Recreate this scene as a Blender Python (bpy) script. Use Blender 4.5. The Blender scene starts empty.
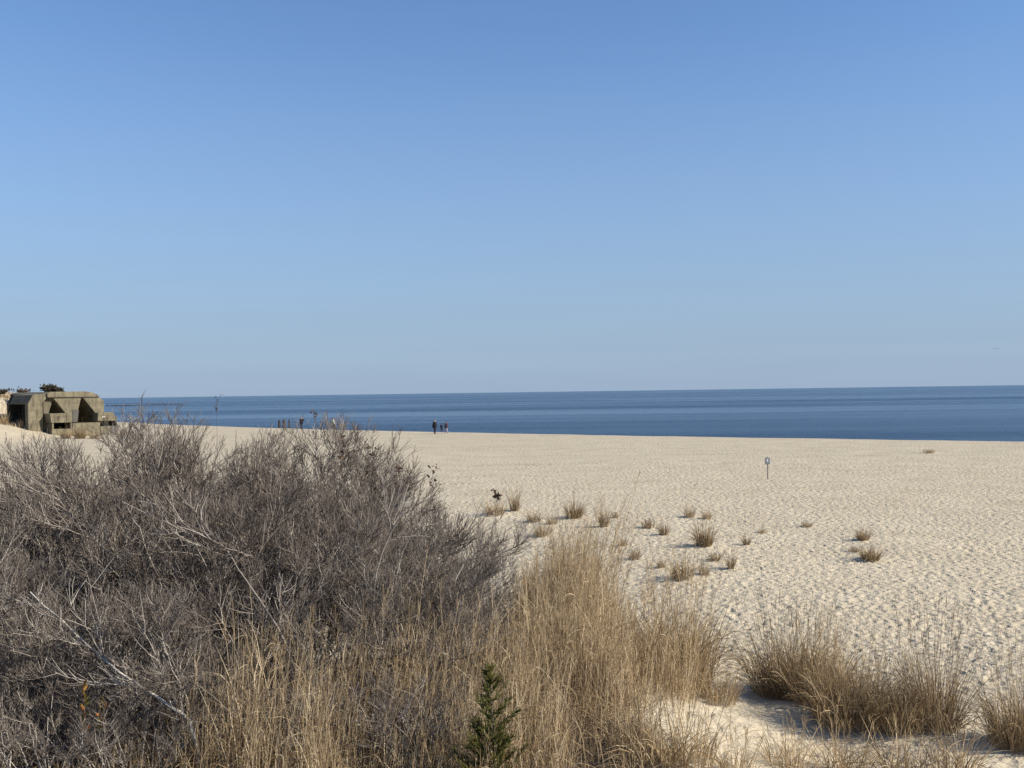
import bpy, math, random
import numpy as np
from mathutils import Vector, Matrix

S = bpy.context.scene
COL = S.collection
R = math.radians
rng = np.random.default_rng(7)
random.seed(7)

# ------------------------------------------------------------ camera, sky, sun, exposure
F = 1000.0                      # focal length in pixels of a 1024 wide frame
CAM = np.array([0.0, 0.0, 5.6])
PITCH, ROLL = R(0.47), R(0.81)
fwd = np.array([0, math.cos(PITCH), math.sin(PITCH)])
up0 = np.array([0, -math.sin(PITCH), math.cos(PITCH)])
rt0 = np.array([1.0, 0, 0])
rt = rt0*math.cos(ROLL) - up0*math.sin(ROLL)
upv = rt0*math.sin(ROLL) + up0*math.cos(ROLL)
cd = bpy.data.cameras.new('camera')
cd.sensor_width = 36.0
cd.lens = 36.0*F/1024
cd.clip_start = 0.1
cd.clip_end = 100000
cam = bpy.data.objects.new('camera', cd)
COL.objects.link(cam)
cam.matrix_world = Matrix(((rt[0], upv[0], -fwd[0], CAM[0]), (rt[1], upv[1], -fwd[1], CAM[1]),
                           (rt[2], upv[2], -fwd[2], CAM[2]), (0, 0, 0, 1)))
S.camera = cam

SUN_AZ, SUN_EL = R(103), R(33)
w = bpy.data.worlds.new('World')
S.world = w
w.use_nodes = True
nt = w.node_tree
bg = nt.nodes['Background']
sky = nt.nodes.new('ShaderNodeTexSky')
sky.sky_type = 'NISHITA'
sky.sun_disc = False
sky.sun_elevation = SUN_EL
sky.sun_rotation = SUN_AZ
sky.altitude = 0
sky.air_density = 1.0
sky.dust_density = 0.0
sky.ozone_density = 8.0
hs = nt.nodes.new('ShaderNodeHueSaturation')
hs.inputs['Saturation'].default_value = 1.0
nt.links.new(sky.outputs[0], hs.inputs['Color'])
# pale haze of the air low over the sea, with faint streaks of thin cloud
tcw = nt.nodes.new('ShaderNodeTexCoord')
spw = nt.nodes.new('ShaderNodeSeparateXYZ'); nt.links.new(tcw.outputs['Generated'], spw.inputs[0])
mpw = nt.nodes.new('ShaderNodeMapping'); mpw.inputs['Scale'].default_value = (1.5, 1.5, 26.0); nt.links.new(tcw.outputs['Generated'], mpw.inputs['Vector'])
now = nt.nodes.new('ShaderNodeTexNoise'); now.inputs['Scale'].default_value = 2.2; now.inputs['Detail'].default_value = 4; nt.links.new(mpw.outputs[0], now.inputs['Vector'])
jit = nt.nodes.new('ShaderNodeMath'); jit.operation = 'MULTIPLY_ADD'; jit.inputs[1].default_value = 0.05; nt.links.new(now.outputs['Fac'], jit.inputs[0]); nt.links.new(spw.outputs['Z'], jit.inputs[2])
hz = nt.nodes.new('ShaderNodeValToRGB'); he = hz.color_ramp.elements
while len(he) < 5: he.new(0.5)
for e_, (p_, v_) in zip(he, ((0.025, .97), (0.10, .82), (0.22, .48), (0.34, .18), (0.48, 0.0))):
    e_.position = p_; e_.color = (v_, v_, v_, 1)
nt.links.new(jit.outputs[0], hz.inputs['Fac'])
mxw = nt.nodes.new('ShaderNodeMix'); mxw.data_type = 'RGBA'
nt.links.new(hz.outputs['Color'], mxw.inputs[0]); nt.links.new(hs.outputs[0], mxw.inputs[6]); mxw.inputs[7].default_value = (2.0, 2.67, 3.62, 1)
nt.links.new(mxw.outputs[2], bg.inputs['Color'])
bg.inputs['Strength'].default_value = 0.11

sd = bpy.data.lights.new('sun', 'SUN')
sd.energy = 5.0
sd.angle = R(0.53)
sd.color = (1.0, 0.93, 0.80)
sun = bpy.data.objects.new('sun', sd)
COL.objects.link(sun)
SUND = Vector((math.sin(SUN_AZ)*math.cos(SUN_EL), math.cos(SUN_AZ)*math.cos(SUN_EL), math.sin(SUN_EL)))
sun.rotation_euler = SUND.to_track_quat('Z', 'Y').to_euler()
sun.location = (60, -10, 60)

vs = S.view_settings
vs.view_transform = 'Standard'
vs.look = 'None'
vs.exposure = 0.55
vs.gamma = 1.0
vs.use_curve_mapping = False
S.cycles.max_bounces = 6
S.cycles.transparent_max_bounces = 4

# ------------------------------------------------------------ helpers
def tag(o, label=None, cat=None, group=None, kind=None):
    if label: o['label'] = label
    if cat: o['category'] = cat
    if group: o['group'] = group
    if kind: o['kind'] = kind
    return o

def link(o, parent=None):
    COL.objects.link(o)
    if parent is not None: o.parent = parent
    return o

def empty(name, loc=(0, 0, 0), rz=0.0):
    o = bpy.data.objects.new(name, None)
    o.empty_display_size = 0.3
    o.location = loc
    o.rotation_euler = (0, 0, rz)
    return link(o)

def mesh_np(name, V, Q, mat, tint=None, smooth=False):
    me = bpy.data.meshes.new(name)
    V = np.ascontiguousarray(V, dtype=np.float32)
    Q = np.ascontiguousarray(Q, dtype=np.int32)
    n, k = Q.shape
    me.vertices.add(len(V)); me.vertices.foreach_set('co', V.ravel())
    me.loops.add(n*k); me.loops.foreach_set('vertex_index', Q.ravel())
    me.polygons.add(n)
    me.polygons.foreach_set('loop_start', np.arange(0, n*k, k, dtype=np.int32))
    me.polygons.foreach_set('loop_total', np.full(n, k, dtype=np.int32))
    if smooth:
        me.polygons.foreach_set('use_smooth', np.ones(n, dtype=bool))
    if tint is not None:
        a = me.attributes.new('tint', 'FLOAT', 'POINT')
        a.data.foreach_set('value', np.ascontiguousarray(tint, dtype=np.float32))
    me.update(calc_edges=True)
    me.materials.append(mat)
    return me

def obj(name, me, parent=None, loc=None):
    o = bpy.data.objects.new(name, me)
    if loc is not None: o.location = loc
    return link(o, parent)

class MB:
    """collects polygons, builds one mesh"""
    def __init__(self): self.v = []; self.f = []
    def add(self, vs, fs):
        b = len(self.v)
        self.v += [tuple(x) for x in vs]
        self.f += [tuple(i+b for i in f) for f in fs]
    def box(self, x0, x1, y0, y1, z0, z1):
        self.add([(x0,y0,z0),(x1,y0,z0),(x1,y1,z0),(x0,y1,z0),(x0,y0,z1),(x1,y0,z1),(x1,y1,z1),(x0,y1,z1)],
                 [(0,3,2,1),(4,5,6,7),(0,1,5,4),(1,2,6,5),(2,3,7,6),(3,0,4,7)])
    def tube(self, p0, p1, r0, r1, n=8):
        p0 = Vector(p0); p1 = Vector(p1); d = (p1-p0).normalized()
        a = d.orthogonal().normalized(); b = d.cross(a)
        ring = []
        for p, r in ((p0, r0), (p1, r1)):
            for i in range(n):
                t = 2*math.pi*i/n
                ring.append(p + a*r*math.cos(t) + b*r*math.sin(t))
        fs = [(i, (i+1) % n, n+(i+1) % n, n+i) for i in range(n)]
        fs += [tuple(range(n-1, -1, -1)), tuple(range(n, 2*n))]
        self.add(ring, fs)
    def build(self, name, mat, parent=None, bevel=0.0, smooth=False):
        me = bpy.data.meshes.new(name)
        me.from_pydata(self.v, [], self.f)
        me.update()
        me.materials.append(mat)
        if smooth:
            for p in me.polygons: p.use_smooth = True
        o = obj(name, me, parent)
        if bevel:
            m = o.modifiers.new('bevel', 'BEVEL'); m.width = bevel; m.segments = 2; m.limit_method = 'ANGLE'
        return o

def norm(a): return a/np.maximum(np.linalg.norm(a, axis=-1, keepdims=True), 1e-9)

_perm = np.random.default_rng(3).random((256, 256))
def vnoise(x, y):
    xi = np.floor(x).astype(int); yi = np.floor(y).astype(int)
    fx = x-xi; fy = y-yi
    fx = fx*fx*(3-2*fx); fy = fy*fy*(3-2*fy)
    g = lambda i, j: _perm[i & 255, j & 255]
    a = g(xi, yi)*(1-fx)+g(xi+1, yi)*fx
    b = g(xi, yi+1)*(1-fx)+g(xi+1, yi+1)*fx
    return (a*(1-fy)+b*fy)*2-1
def fbm(x, y, o=4):
    s = 0; a = 1; t = 0
    for i in range(o):
        s = s + a*vnoise(x*2**i+17.3*i, y*2**i+5.1*i); t += a; a *= .5
    return s/t
def sst(a, b, x):
    t = np.clip((x-a)/(b-a), 0, 1)
    return t*t*(3-2*t)

# ------------------------------------------------------------ materials
def new_mat(name):
    m = bpy.data.materials.new(name); m.use_nodes = True
    n = m.node_tree; b = n.nodes['Principled BSDF']
    b.inputs['Specular IOR Level'].default_value = 0.25
    return m, n, b
def N(n, t, **kw):
    x = n.nodes.new(t)
    for k, v in kw.items():
        if k in x.inputs: x.inputs[k].default_value = v
        else: setattr(x, k, v)
    return x
def ramp(n, stops, fac):
    r = n.nodes.new('ShaderNodeValToRGB')
    e = r.color_ramp.elements
    while len(e) < len(stops): e.new(0.5)
    for el, (p, c) in zip(e, stops):
        el.position = p; el.color = (c[0], c[1], c[2], 1)
    n.links.new(fac, r.inputs['Fac'])
    return r.outputs['Color']

def plain(name, col, rough=0.8, var=0.25, scale=12.0, metal=0.0):
    m, n, b = new_mat(name)
    tc = N(n, 'ShaderNodeTexCoord')
    no = N(n, 'ShaderNodeTexNoise', Scale=scale, Detail=4.0)
    n.links.new(tc.outputs['Object'], no.inputs['Vector'])
    lo = [c*(1-var) for c in col]; hi = [min(1, c*(1+var)) for c in col]
    n.links.new(ramp(n, [(0.3, lo), (0.7, hi)], no.outputs['Fac']), b.inputs['Base Color'])
    b.inputs['Roughness'].default_value = rough
    b.inputs['Metallic'].default_value = metal
    return m

def tinted(name, stops, rough=0.75, transl=0.0):
    m, n, b = new_mat(name)
    at = N(n, 'ShaderNodeAttribute', attribute_name='tint')
    oi = N(n, 'ShaderNodeObjectInfo')
    ad = N(n, 'ShaderNodeMath', operation='MULTIPLY_ADD')
    n.links.new(oi.outputs['Random'], ad.inputs[0]); ad.inputs[1].default_value = 0.16; 
    n.links.new(at.outputs['Fac'], ad.inputs[2])
    c = ramp(n, stops, ad.outputs[0])
    n.links.new(c, b.inputs['Base Color'])
    b.inputs['Roughness'].default_value = rough
    b.inputs['Specular IOR Level'].default_value = 0.15
    if transl > 0:
        tr = N(n, 'ShaderNodeBsdfTranslucent'); n.links.new(c, tr.inputs['Color'])
        mx = N(n, 'ShaderNodeMixShader'); mx.inputs[0].default_value = transl
        n.links.new(b.outputs[0], mx.inputs[1]); n.links.new(tr.outputs[0], mx.inputs[2])
        n.links.new(mx.outputs[0], n.nodes['Material Output'].inputs['Surface'])
    return m

def make_sand():
    m, n, b = new_mat('sand')
    g = N(n, 'ShaderNodeNewGeometry')
    pos = g.outputs['Position']
    n1 = N(n, 'ShaderNodeTexNoise', Scale=0.35, Detail=6.0, Roughness=0.6); n.links.new(pos, n1.inputs['Vector'])
    n2 = N(n, 'ShaderNodeTexNoise', Scale=45.0, Detail=5.0, Roughness=0.75); n.links.new(pos, n2.inputs['Vector'])
    base = ramp(n, [(0.3, (0.43, 0.365, 0.26)), (0.7, (0.515, 0.443, 0.325))], n1.outputs['Fac'])
    mx = N(n, 'ShaderNodeMix', data_type='RGBA', blend_type='MULTIPLY'); mx.inputs[0].default_value = 0.45
    n.links.new(base, mx.inputs[6])
    n.links.new(ramp(n, [(0.3, (0.62, 0.6, 0.58)), (0.55, (1, 1, 1))], n2.outputs['Fac']), mx.inputs[7])
    # wrack lines: bits of dark debris laid in broken bands along the shore
    mp = N(n, 'ShaderNodeMapping'); mp.inputs['Rotation'].default_value = (0, 0, R(32)); mp.inputs['Scale'].default_value = (0.035, 0.30, 1)
    n.links.new(pos, mp.inputs['Vector'])
    n3 = N(n, 'ShaderNodeTexNoise', Scale=1.0, Detail=5.0, Roughness=0.6); n.links.new(mp.outputs[0], n3.inputs['Vector'])
    n4 = N(n, 'ShaderNodeTexNoise', Scale=2.3, Detail=4.0, Roughness=0.7); n.links.new(pos, n4.inputs['Vector'])
    r3 = N(n, 'ShaderNodeMapRange'); r3.inputs[1].default_value = 0.53; r3.inputs[2].default_value = 0.63; n.links.new(n3.outputs['Fac'], r3.inputs[0])
    r4 = N(n, 'ShaderNodeMapRange'); r4.inputs[1].default_value = 0.50; r4.inputs[2].default_value = 0.62; n.links.new(n4.outputs['Fac'], r4.inputs[0])
    sp = N(n, 'ShaderNodeSeparateXYZ'); n.links.new(pos, sp.inputs[0])
    ry = N(n, 'ShaderNodeMapRange'); ry.inputs[1].default_value = 42; ry.inputs[2].default_value = 70; n.links.new(sp.outputs['Y'], ry.inputs[0])
    m1 = N(n, 'ShaderNodeMath', operation='MULTIPLY'); n.links.new(r3.outputs[0], m1.inputs[0]); n.links.new(r4.outputs[0], m1.inputs[1])
    m2 = N(n, 'ShaderNodeMath', operation='MULTIPLY'); n.links.new(m1.outputs[0], m2.inputs[0]); n.links.new(ry.outputs[0], m2.inputs[1])
    m3 = N(n, 'ShaderNodeMath', operation='MULTIPLY'); n.links.new(m2.outputs[0], m3.inputs[0]); m3.inputs[1].default_value = 0.5
    mw = N(n, 'ShaderNodeMix', data_type='RGBA'); n.links.new(m3.outputs[0], mw.inputs[0])
    n.links.new(mx.outputs[2], mw.inputs[6]); mw.inputs[7].default_value = (0.16, 0.12, 0.085, 1)
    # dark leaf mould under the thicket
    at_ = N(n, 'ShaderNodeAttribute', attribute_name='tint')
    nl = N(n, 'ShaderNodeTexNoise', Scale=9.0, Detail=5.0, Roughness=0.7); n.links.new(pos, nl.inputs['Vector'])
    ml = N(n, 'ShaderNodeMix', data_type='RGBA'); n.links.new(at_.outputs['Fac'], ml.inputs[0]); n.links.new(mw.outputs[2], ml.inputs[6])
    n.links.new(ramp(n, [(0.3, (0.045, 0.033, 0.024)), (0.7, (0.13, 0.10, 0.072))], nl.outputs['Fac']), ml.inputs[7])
    n.links.new(ml.outputs[2], b.inputs['Base Color'])
    b.inputs['Roughness'].default_value = 0.95
    b.inputs['Specular IOR Level'].default_value = 0.1
    # churned surface
    v = N(n, 'ShaderNodeTexNoise', Scale=4.2, Detail=3.0, Roughness=0.55); n.links.new(pos, v.inputs['Vector'])
    f = N(n, 'ShaderNodeTexNoise', Scale=18.0, Detail=4.0, Roughness=0.7); n.links.new(pos, f.inputs['Vector'])
    b1 = N(n, 'ShaderNodeBump'); b1.inputs['Strength'].default_value = 1.0; b1.inputs['Distance'].default_value = 0.14
    n.links.new(v.outputs['Fac'], b1.inputs['Height'])
    b2 = N(n, 'ShaderNodeBump'); b2.inputs['Strength'].default_value = 0.5; b2.inputs['Distance'].default_value = 0.02
    n.links.new(f.outputs['Fac'], b2.inputs['Height']); n.links.new(b1.outputs[0], b2.inputs['Normal'])
    n.links.new(b2.outputs[0], b.inputs['Normal'])
    return m

def make_sea():
    m, n, b = new_mat('sea_water')
    g = N(n, 'ShaderNodeNewGeometry'); pos = g.outputs['Position']
    mp = N(n, 'ShaderNodeMapping'); mp.inputs['Rotation'].default_value = (0, 0, R(12)); mp.inputs['Scale'].default_value = (0.0016, 0.011, 1)
    n.links.new(pos, mp.inputs['Vector'])
    pa = N(n, 'ShaderNodeTexNoise', Scale=1.0, Detail=5.0, Roughness=0.6); n.links.new(mp.outputs[0], pa.inputs['Vector'])
    c = ramp(n, [(0.35, (0.005, 0.024, 0.058)), (0.65, (0.016, 0.052, 0.105))], pa.outputs['Fac'])
    n.links.new(c, b.inputs['Base Color'])
    b.inputs['IOR'].default_value = 1.33
    b.inputs['Specular IOR Level'].default_value = 0.40
    rr = N(n, 'ShaderNodeMapRange'); rr.inputs[1].default_value = 0.35; rr.inputs[2].default_value = 0.65
    rr.inputs[3].default_value = 0.30; rr.inputs[4].default_value = 0.16
    n.links.new(pa.outputs['Fac'], rr.inputs[0]); n.links.new(rr.outputs[0], b.inputs['Roughness'])
    mw = N(n, 'ShaderNodeMapping'); mw.inputs['Rotation'].default_value = (0, 0, R(20)); mw.inputs['Scale'].default_value = (0.22, 0.7, 1)
    n.links.new(pos, mw.inputs['Vector'])
    wv = N(n, 'ShaderNodeTexNoise', Scale=1.0, Detail=5.0, Roughness=0.6); n.links.new(mw.outputs[0], wv.inputs['Vector'])
    bs = N(n, 'ShaderNodeMapRange'); bs.inputs[1].default_value = 0.35; bs.inputs[2].default_value = 0.65
    bs.inputs[3].default_value = 1.0; bs.inputs[4].default_value = 0.55
    n.links.new(pa.outputs['Fac'], bs.inputs[0])
    mf = N(n, 'ShaderNodeMapping'); mf.inputs['Rotation'].default_value = (0, 0, R(8)); mf.inputs['Scale'].default_value = (0.012, 0.10, 1)
    n.links.new(pos, mf.inputs['Vector'])
    rf = N(n, 'ShaderNodeTexNoise', Scale=1.0, Detail=6.0, Roughness=0.65); n.links.new(mf.outputs[0], rf.inputs['Vector'])
    sr = N(n, 'ShaderNodeMapRange'); sr.inputs[1].default_value = 0.35; sr.inputs[2].default_value = 0.65; sr.inputs[3].default_value = 0.15; sr.inputs[4].default_value = 0.46
    n.links.new(rf.outputs['Fac'], sr.inputs[0]); n.links.new(sr.outputs[0], b.inputs['Specular IOR Level'])
    bu = N(n, 'ShaderNodeBump'); bu.inputs['Distance'].default_value = 0.9
    n.links.new(bs.outputs[0], bu.inputs['Strength']); n.links.new(wv.outputs['Fac'], bu.inputs['Height'])
    n.links.new(bu.outputs[0], b.inputs['Normal'])
    return m

def make_concrete(name, lo, hi, stain):
    m, n, b = new_mat(name)
    tc = N(n, 'ShaderNodeTexCoord'); o = tc.outputs['Object']
    n1 = N(n, 'ShaderNodeTexNoise', Scale=0.9, Detail=8.0, Roughness=0.65); n.links.new(o, n1.inputs['Vector'])
    mp = N(n, 'ShaderNodeMapping'); mp.inputs['Scale'].default_value = (1.6, 1.6, 0.25); n.links.new(o, mp.inputs['Vector'])
    n2 = N(n, 'ShaderNodeTexNoise', Scale=1.4, Detail=6.0, Roughness=0.7); n.links.new(mp.outputs[0], n2.inputs['Vector'])
    base = ramp(n, [(0.3, lo), (0.7, hi)], n1.outputs['Fac'])
    r2 = N(n, 'ShaderNodeMapRange'); r2.inputs[1].default_value = 0.50; r2.inputs[2].default_value = 0.66; r2.inputs[4].default_value = 0.85
    n.links.new(n2.outputs['Fac'], r2.inputs[0])
    mx = N(n, 'ShaderNodeMix', data_type='RGBA'); n.links.new(r2.outputs[0], mx.inputs[0]); n.links.new(base, mx.inputs[6]); mx.inputs[7].default_value = (*stain, 1)
    # formwork board joints
    wv = N(n, 'ShaderNodeTexWave', wave_type='BANDS', bands_direction='Z', Scale=0.32, Distortion=0.4); n.links.new(o, wv.inputs['Vector'])
    rw = N(n, 'ShaderNodeMapRange'); rw.inputs[1].default_value = 0.0; rw.inputs[2].default_value = 0.06; rw.inputs[3].default_value = 0.4; rw.inputs[4].default_value = 0
    n.links.new(wv.outputs['Fac'], rw.inputs[0])
    m2 = N(n, 'ShaderNodeMix', data_type='RGBA'); n.links.new(rw.outputs[0], m2.inputs[0]); n.links.new(mx.outputs[2], m2.inputs[6]); m2.inputs[7].default_value = (0.09, 0.075, 0.05, 1)
    n.links.new(m2.outputs[2], b.inputs['Base Color'])
    b.inputs['Roughness'].default_value = 0.9
    bu = N(n, 'ShaderNodeBump'); bu.inputs['Strength'].default_value = 0.5; bu.inputs['Distance'].default_value = 0.08
    n.links.new(n1.outputs['Fac'], bu.inputs['Height']); n.links.new(bu.outputs[0], b.inputs['Normal'])
    return m

M_SAND = make_sand()
M_SEA = make_sea()
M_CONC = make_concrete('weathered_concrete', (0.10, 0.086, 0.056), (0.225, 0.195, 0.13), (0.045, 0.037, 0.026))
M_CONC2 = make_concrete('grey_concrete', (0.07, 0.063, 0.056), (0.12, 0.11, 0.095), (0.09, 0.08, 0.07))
M_DARKC = make_concrete('recess_shade_concrete', (0.025, 0.021, 0.017), (0.055, 0.047, 0.035), (0.02, 0.016, 0.012))  # shade of the bunker recesses put into the concrete colour
M_BARK = tinted('shrub_bark', [(0.0, (0.06, 0.045, 0.038)), (0.4, (0.135, 0.108, 0.09)), (0.75, (0.28, 0.24, 0.20)), (1.0, (0.52, 0.47, 0.40))], 0.85)
M_STRAW = tinted('dry_grass', [(0.0, (0.075, 0.052, 0.036)), (0.3, (0.26, 0.178, 0.098)), (0.6, (0.48, 0.355, 0.205)), (1.0, (0.88, 0.73, 0.50))], 0.6, 0.3)
M_DRAB = tinted('drab_grass', [(0.0, (0.10, 0.065, 0.04)), (0.4, (0.27, 0.185, 0.095)), (1.0, (0.62, 0.48, 0.29))], 0.65, 0.2)
M_GREEN = tinted('cedar_green', [(0.0, (0.03, 0.044, 0.013)), (0.5, (0.105, 0.112, 0.026)), (1.0, (0.24, 0.16, 0.05))], 0.6, 0.15)
M_DEADLEAF = tinted('dead_leaf', [(0.0, (0.05, 0.035, 0.025)), (1.0, (0.14, 0.09, 0.06))], 0.8, 0.1)

# ------------------------------------------------------------ terrain
BERM = np.array([(-400, 640), (-160, 320), (-70, 199), (-40.5, 167), (-24.4, 151), (-11, 140), (10.8, 122), (27.7, 109.5), (50.2, 94.5), (160, 40), (400, -80)], float)
SEA_Z = -1.7
def berm_y(X): return np.interp(X, BERM[:, 0], BERM[:, 1])
# footprints stamped in a height map, 4 cm cells
FX0, FY0, FC = -10.0, 12.0, 0.04
FW, FH = 1500, 1700
foot = np.zeros((FH, FW), np.float32)
def stamp(n, region, depth, ln, wd):
    x = rng.uniform(region[0], region[1], n); y = rng.uniform(region[2], region[3], n)
    keep = vnoise(x*0.16+3, y*0.12+9) + 0.02*(x-6) + rng.uniform(-.9, .9, n) - 1.1*np.exp(-((x-3.5)/4.5)**2-((y-32)/6.5)**2) > -0.55
    x = x[keep]; y = y[keep]; n = len(x)
    a = rng.uniform(0, math.pi, n); L = ln*rng.uniform(.7, 1.35, n); W = wd*rng.uniform(.75, 1.3, n); D = depth*rng.uniform(.4, 1.25, n)
    k = np.arange(-9, 10)
    gx, gy = np.meshgrid(k, k)
    ci = np.round((x-FX0)/FC).astype(int); cj = np.round((y-FY0)/FC).astype(int)
    I = ci[:, None, None]+gx; J = cj[:, None, None]+gy
    dx = gx*FC; dy = gy*FC
    c = np.cos(a)[:, None, None]; s = np.sin(a)[:, None, None]
    p = (dx*c+dy*s)/(L[:, None, None]*.5); q = (-dx*s+dy*c)/(W[:, None, None]*.5)
    r2 = p*p+q*q
    hgt = -D[:, None, None]*np.exp(-(r2**1.5)) + 0.42*D[:, None, None]*np.exp(-((np.sqrt(r2)-1.5)/.45)**2)
    ok = (I >= 0) & (I < FW) & (J >= 0) & (J < FH)
    np.add.at(foot, (J[ok], I[ok]), hgt[ok].astype(np.float32))
stamp(90000, (-4, 48, 17, 78), 0.026, 0.22, 0.12)
stamp(260, (0.5, 9, 12.6, 17.5), 0.05, 0.28, 0.13)
stamp(3500, (-4, 48, 17, 78), 0.045, 0.28, 0.14)
np.clip(foot, -0.085, 0.06, out=foot)

HUM = []
def ground(X, Y, fine=True):
    X = np.asarray(X, float); Y = np.asarray(Y, float)
    h = 0.05*fbm(X*.12, Y*.12, 3)
    ridge = 1.25 - 0.65*sst(1.0, 4.2, X+0.3*vnoise(Y*.4, X*.1)) + 0.0*X
    near = 1 - sst(15.5+1.2*vnoise(X*.3, 0*X+2), 23.0, Y + 0.0*X)
    h = h + ridge*near + near*(0.14*fbm(X*.55+4, Y*.55, 3))
    # hollow in the right foreground
    h = h - 0.22*np.exp(-((X-4.4)/1.0)**2-((Y-14.0)/1.1)**2)
    # low swell where the tufts grow
    h = h + 0.18*np.exp(-((X-5)/5)**2-((Y-33)/7)**2) + 0.10*np.exp(-((X-13)/2)**2-((Y-35)/3)**2)
    if len(HUM) > 20 and X.size > 1:
        for hx, hy, hr in HUM:
            h = h + .16*hr*np.exp(-((X-hx+.35*hr)/(1.5*hr))**2-((Y-hy)/(1.3*hr))**2)
    # sand slope and bluff around the bunker
    h = h + 2.5*sst(-63, -77, X)*sst(112, 134, Y)*(1-sst(147, 160, Y))
    h = h + 6.4*sst(-71.5, -79, X+0.35*(Y-150))*sst(150, 163, Y)*(1-sst(176, 196, Y))*(1+.12*fbm(X*.3, Y*.3, 3))
    # beach face
    d = (Y-berm_y(X))*0.8
    h = h + 0.12*np.exp(-(d/14)**2)
    h = h - 5.5*sst(0, 40, d)
    if fine:
        i = (X-FX0)/FC; j = (Y-FY0)/FC
        ok = (i > 1) & (i < FW-2) & (j > 1) & (j < FH-2)
        i0 = np.clip(np.floor(i).astype(int), 0, FW-2); j0 = np.clip(np.floor(j).astype(int), 0, FH-2)
        fi = i-i0; fj = j-j0
        v = (foot[j0, i0]*(1-fi)+foot[j0, i0+1]*fi)*(1-fj)+(foot[j0+1, i0]*(1-fi)+foot[j0+1, i0+1]*fi)*fj
        amp = np.where(ok, 1.0, 0.0)*(.35+.65*sst(15.5, 20, Y))
        h = h + v*amp + 0.012*fbm(X*2.5, Y*2.5, 3)
    return h
def gz(x, y): return float(ground(np.array([x, x]), np.array([y, y]), False)[0])

def ray(px, py):
    return fwd + rt*(px-512)/F + upv*(384-py)/F
def at(px, py, Y):
    d = ray(px, py); return CAM + d*(Y/d[1])
def hit(px, py):
    d = ray(px, py); ts = np.geomspace(7, 400, 4000)/d[1]
    P = CAM[None]+d[None]*ts[:, None]
    below = P[:, 2] < ground(P[:, 0], P[:, 1], False)
    i = int(np.argmax(below)); return P[i]

TUFTS = [
    (515, 511, 12, 20, 2, 'upright tuft just right of the shrub tips, back row'),
    (495, 515, 25, 15, 1, 'loose wide tuft touching the right end of the shrub thicket'),
    (574.5, 518, 19, 16, 0, 'dense square tuft with a dark left shadow, back row'),
    (604.5, 527, 12, 20, 2, 'slim tall tuft right of the dense square tuft'),
    (615, 518, 9, 6, 3, 'tiny low tuft behind the slim tall tuft'),
    (648, 528, 16, 9, 3, 'low spreading tuft left of the small dark tuft'),
    (664, 535, 11, 14, 2, 'small dark tuft with a long shadow in mid beach'),
    (689.5, 517, 13, 12, 1, 'feathery tuft, left one of the pair at the back'),
    (707, 519, 11, 10, 1, 'feathery tuft, right one of the pair at the back'),
    (704, 546, 20, 24, 0, 'largest dense tuft in the middle of the beach'),
    (747, 545, 9, 9, 2, 'lone small dark tuft right of the largest tuft'),
    (623, 546, 13, 7, 3, 'thin low tuft with a dark shadow line, below the slim tall tuft'),
    (634.5, 559, 16, 11, 1, 'pale low tuft with a long left shadow, mid row'),
    (597, 571, 13, 12, 1, 'tuft nearest the straw stand on its right'),
    (661, 568, 11, 9, 1, 'small tuft just left of the broad sparse tuft'),
    (682, 579, 28, 24, 1, 'broad sparse tuft at the front of the beach group'),
    (704, 575, 13, 12, 1, 'small tuft just right of the broad sparse tuft'),
    (715, 561, 18, 8, 3, 'low spreading tuft below the largest tuft'),
    (730.5, 569, 9, 17, 2, 'thin wispy tuft right of the low spreading tuft'),
    (762, 533, 11, 4, 3, 'flat tiny tuft right of the lone small dark tuft'),
    (807, 527, 15, 5, 3, 'flat tuft alone between the sign and the right trio'),
    (863, 540, 14, 11, 0, 'back tuft of the trio on the right beach'),
    (854, 552, 13, 5, 3, 'low flat tuft of the trio on the right beach'),
    (870, 560, 22, 14, 0, 'front and biggest tuft of the trio on the right beach'),
    (534, 522, 18, 11, 1, 'pale tuft behind the tips of the straw stand, left'),
    (552, 524, 14, 9, 1, 'pale tuft behind the tips of the straw stand, right'),
    (542, 536, 22, 13, 1, 'tuft half hidden behind the tips of the straw stand'),
    (929, 453, 13, 3.5, 3, 'flat far tuft near the water on the right'),
    ]
for a_ in TUFTS:
    p_ = hit(a_[0], a_[1]); HUM.append((p_[0], p_[1], max(.25, a_[2]*p_[1]/F*.6)))

# sand sheet: a fan that is fine in the seen part, reaching under the sea
s = np.concatenate([np.linspace(-6, -1.2, 14), np.linspace(-1.1, -0.62, 16), np.linspace(-.61, -.06, 110), np.linspace(-.055, .62, 430), np.linspace(.64, 1.2, 30), np.linspace(1.4, 6, 14)])
yy = [-30.0, -20, -12, -6, -3, 0, 3, 6]
y = 7.5
while y < 520:
    yy.append(y); y += (0.055 if y < 20 else 0.0021*(y+5) if y < 250 else 0.03*y)
yy = np.array(yy)
SS, YY = np.meshgrid(s, yy)
XX = SS*np.maximum(YY+5, 6)
ZZ = ground(XX, YY)
nr, nc = XX.shape
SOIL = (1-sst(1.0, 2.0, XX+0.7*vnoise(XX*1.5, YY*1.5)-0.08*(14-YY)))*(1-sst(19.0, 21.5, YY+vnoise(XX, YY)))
idx = np.arange(nr*nc).reshape(nr, nc)
Q = np.stack([idx[:-1, :-1], idx[:-1, 1:], idx[1:, 1:], idx[1:, :-1]], -1).reshape(-1, 4)
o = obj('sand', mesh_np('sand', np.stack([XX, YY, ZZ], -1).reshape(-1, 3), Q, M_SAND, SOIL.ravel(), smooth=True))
tag(o, 'pale tan beach sand pitted with footprints', None, None, 'structure')

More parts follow.
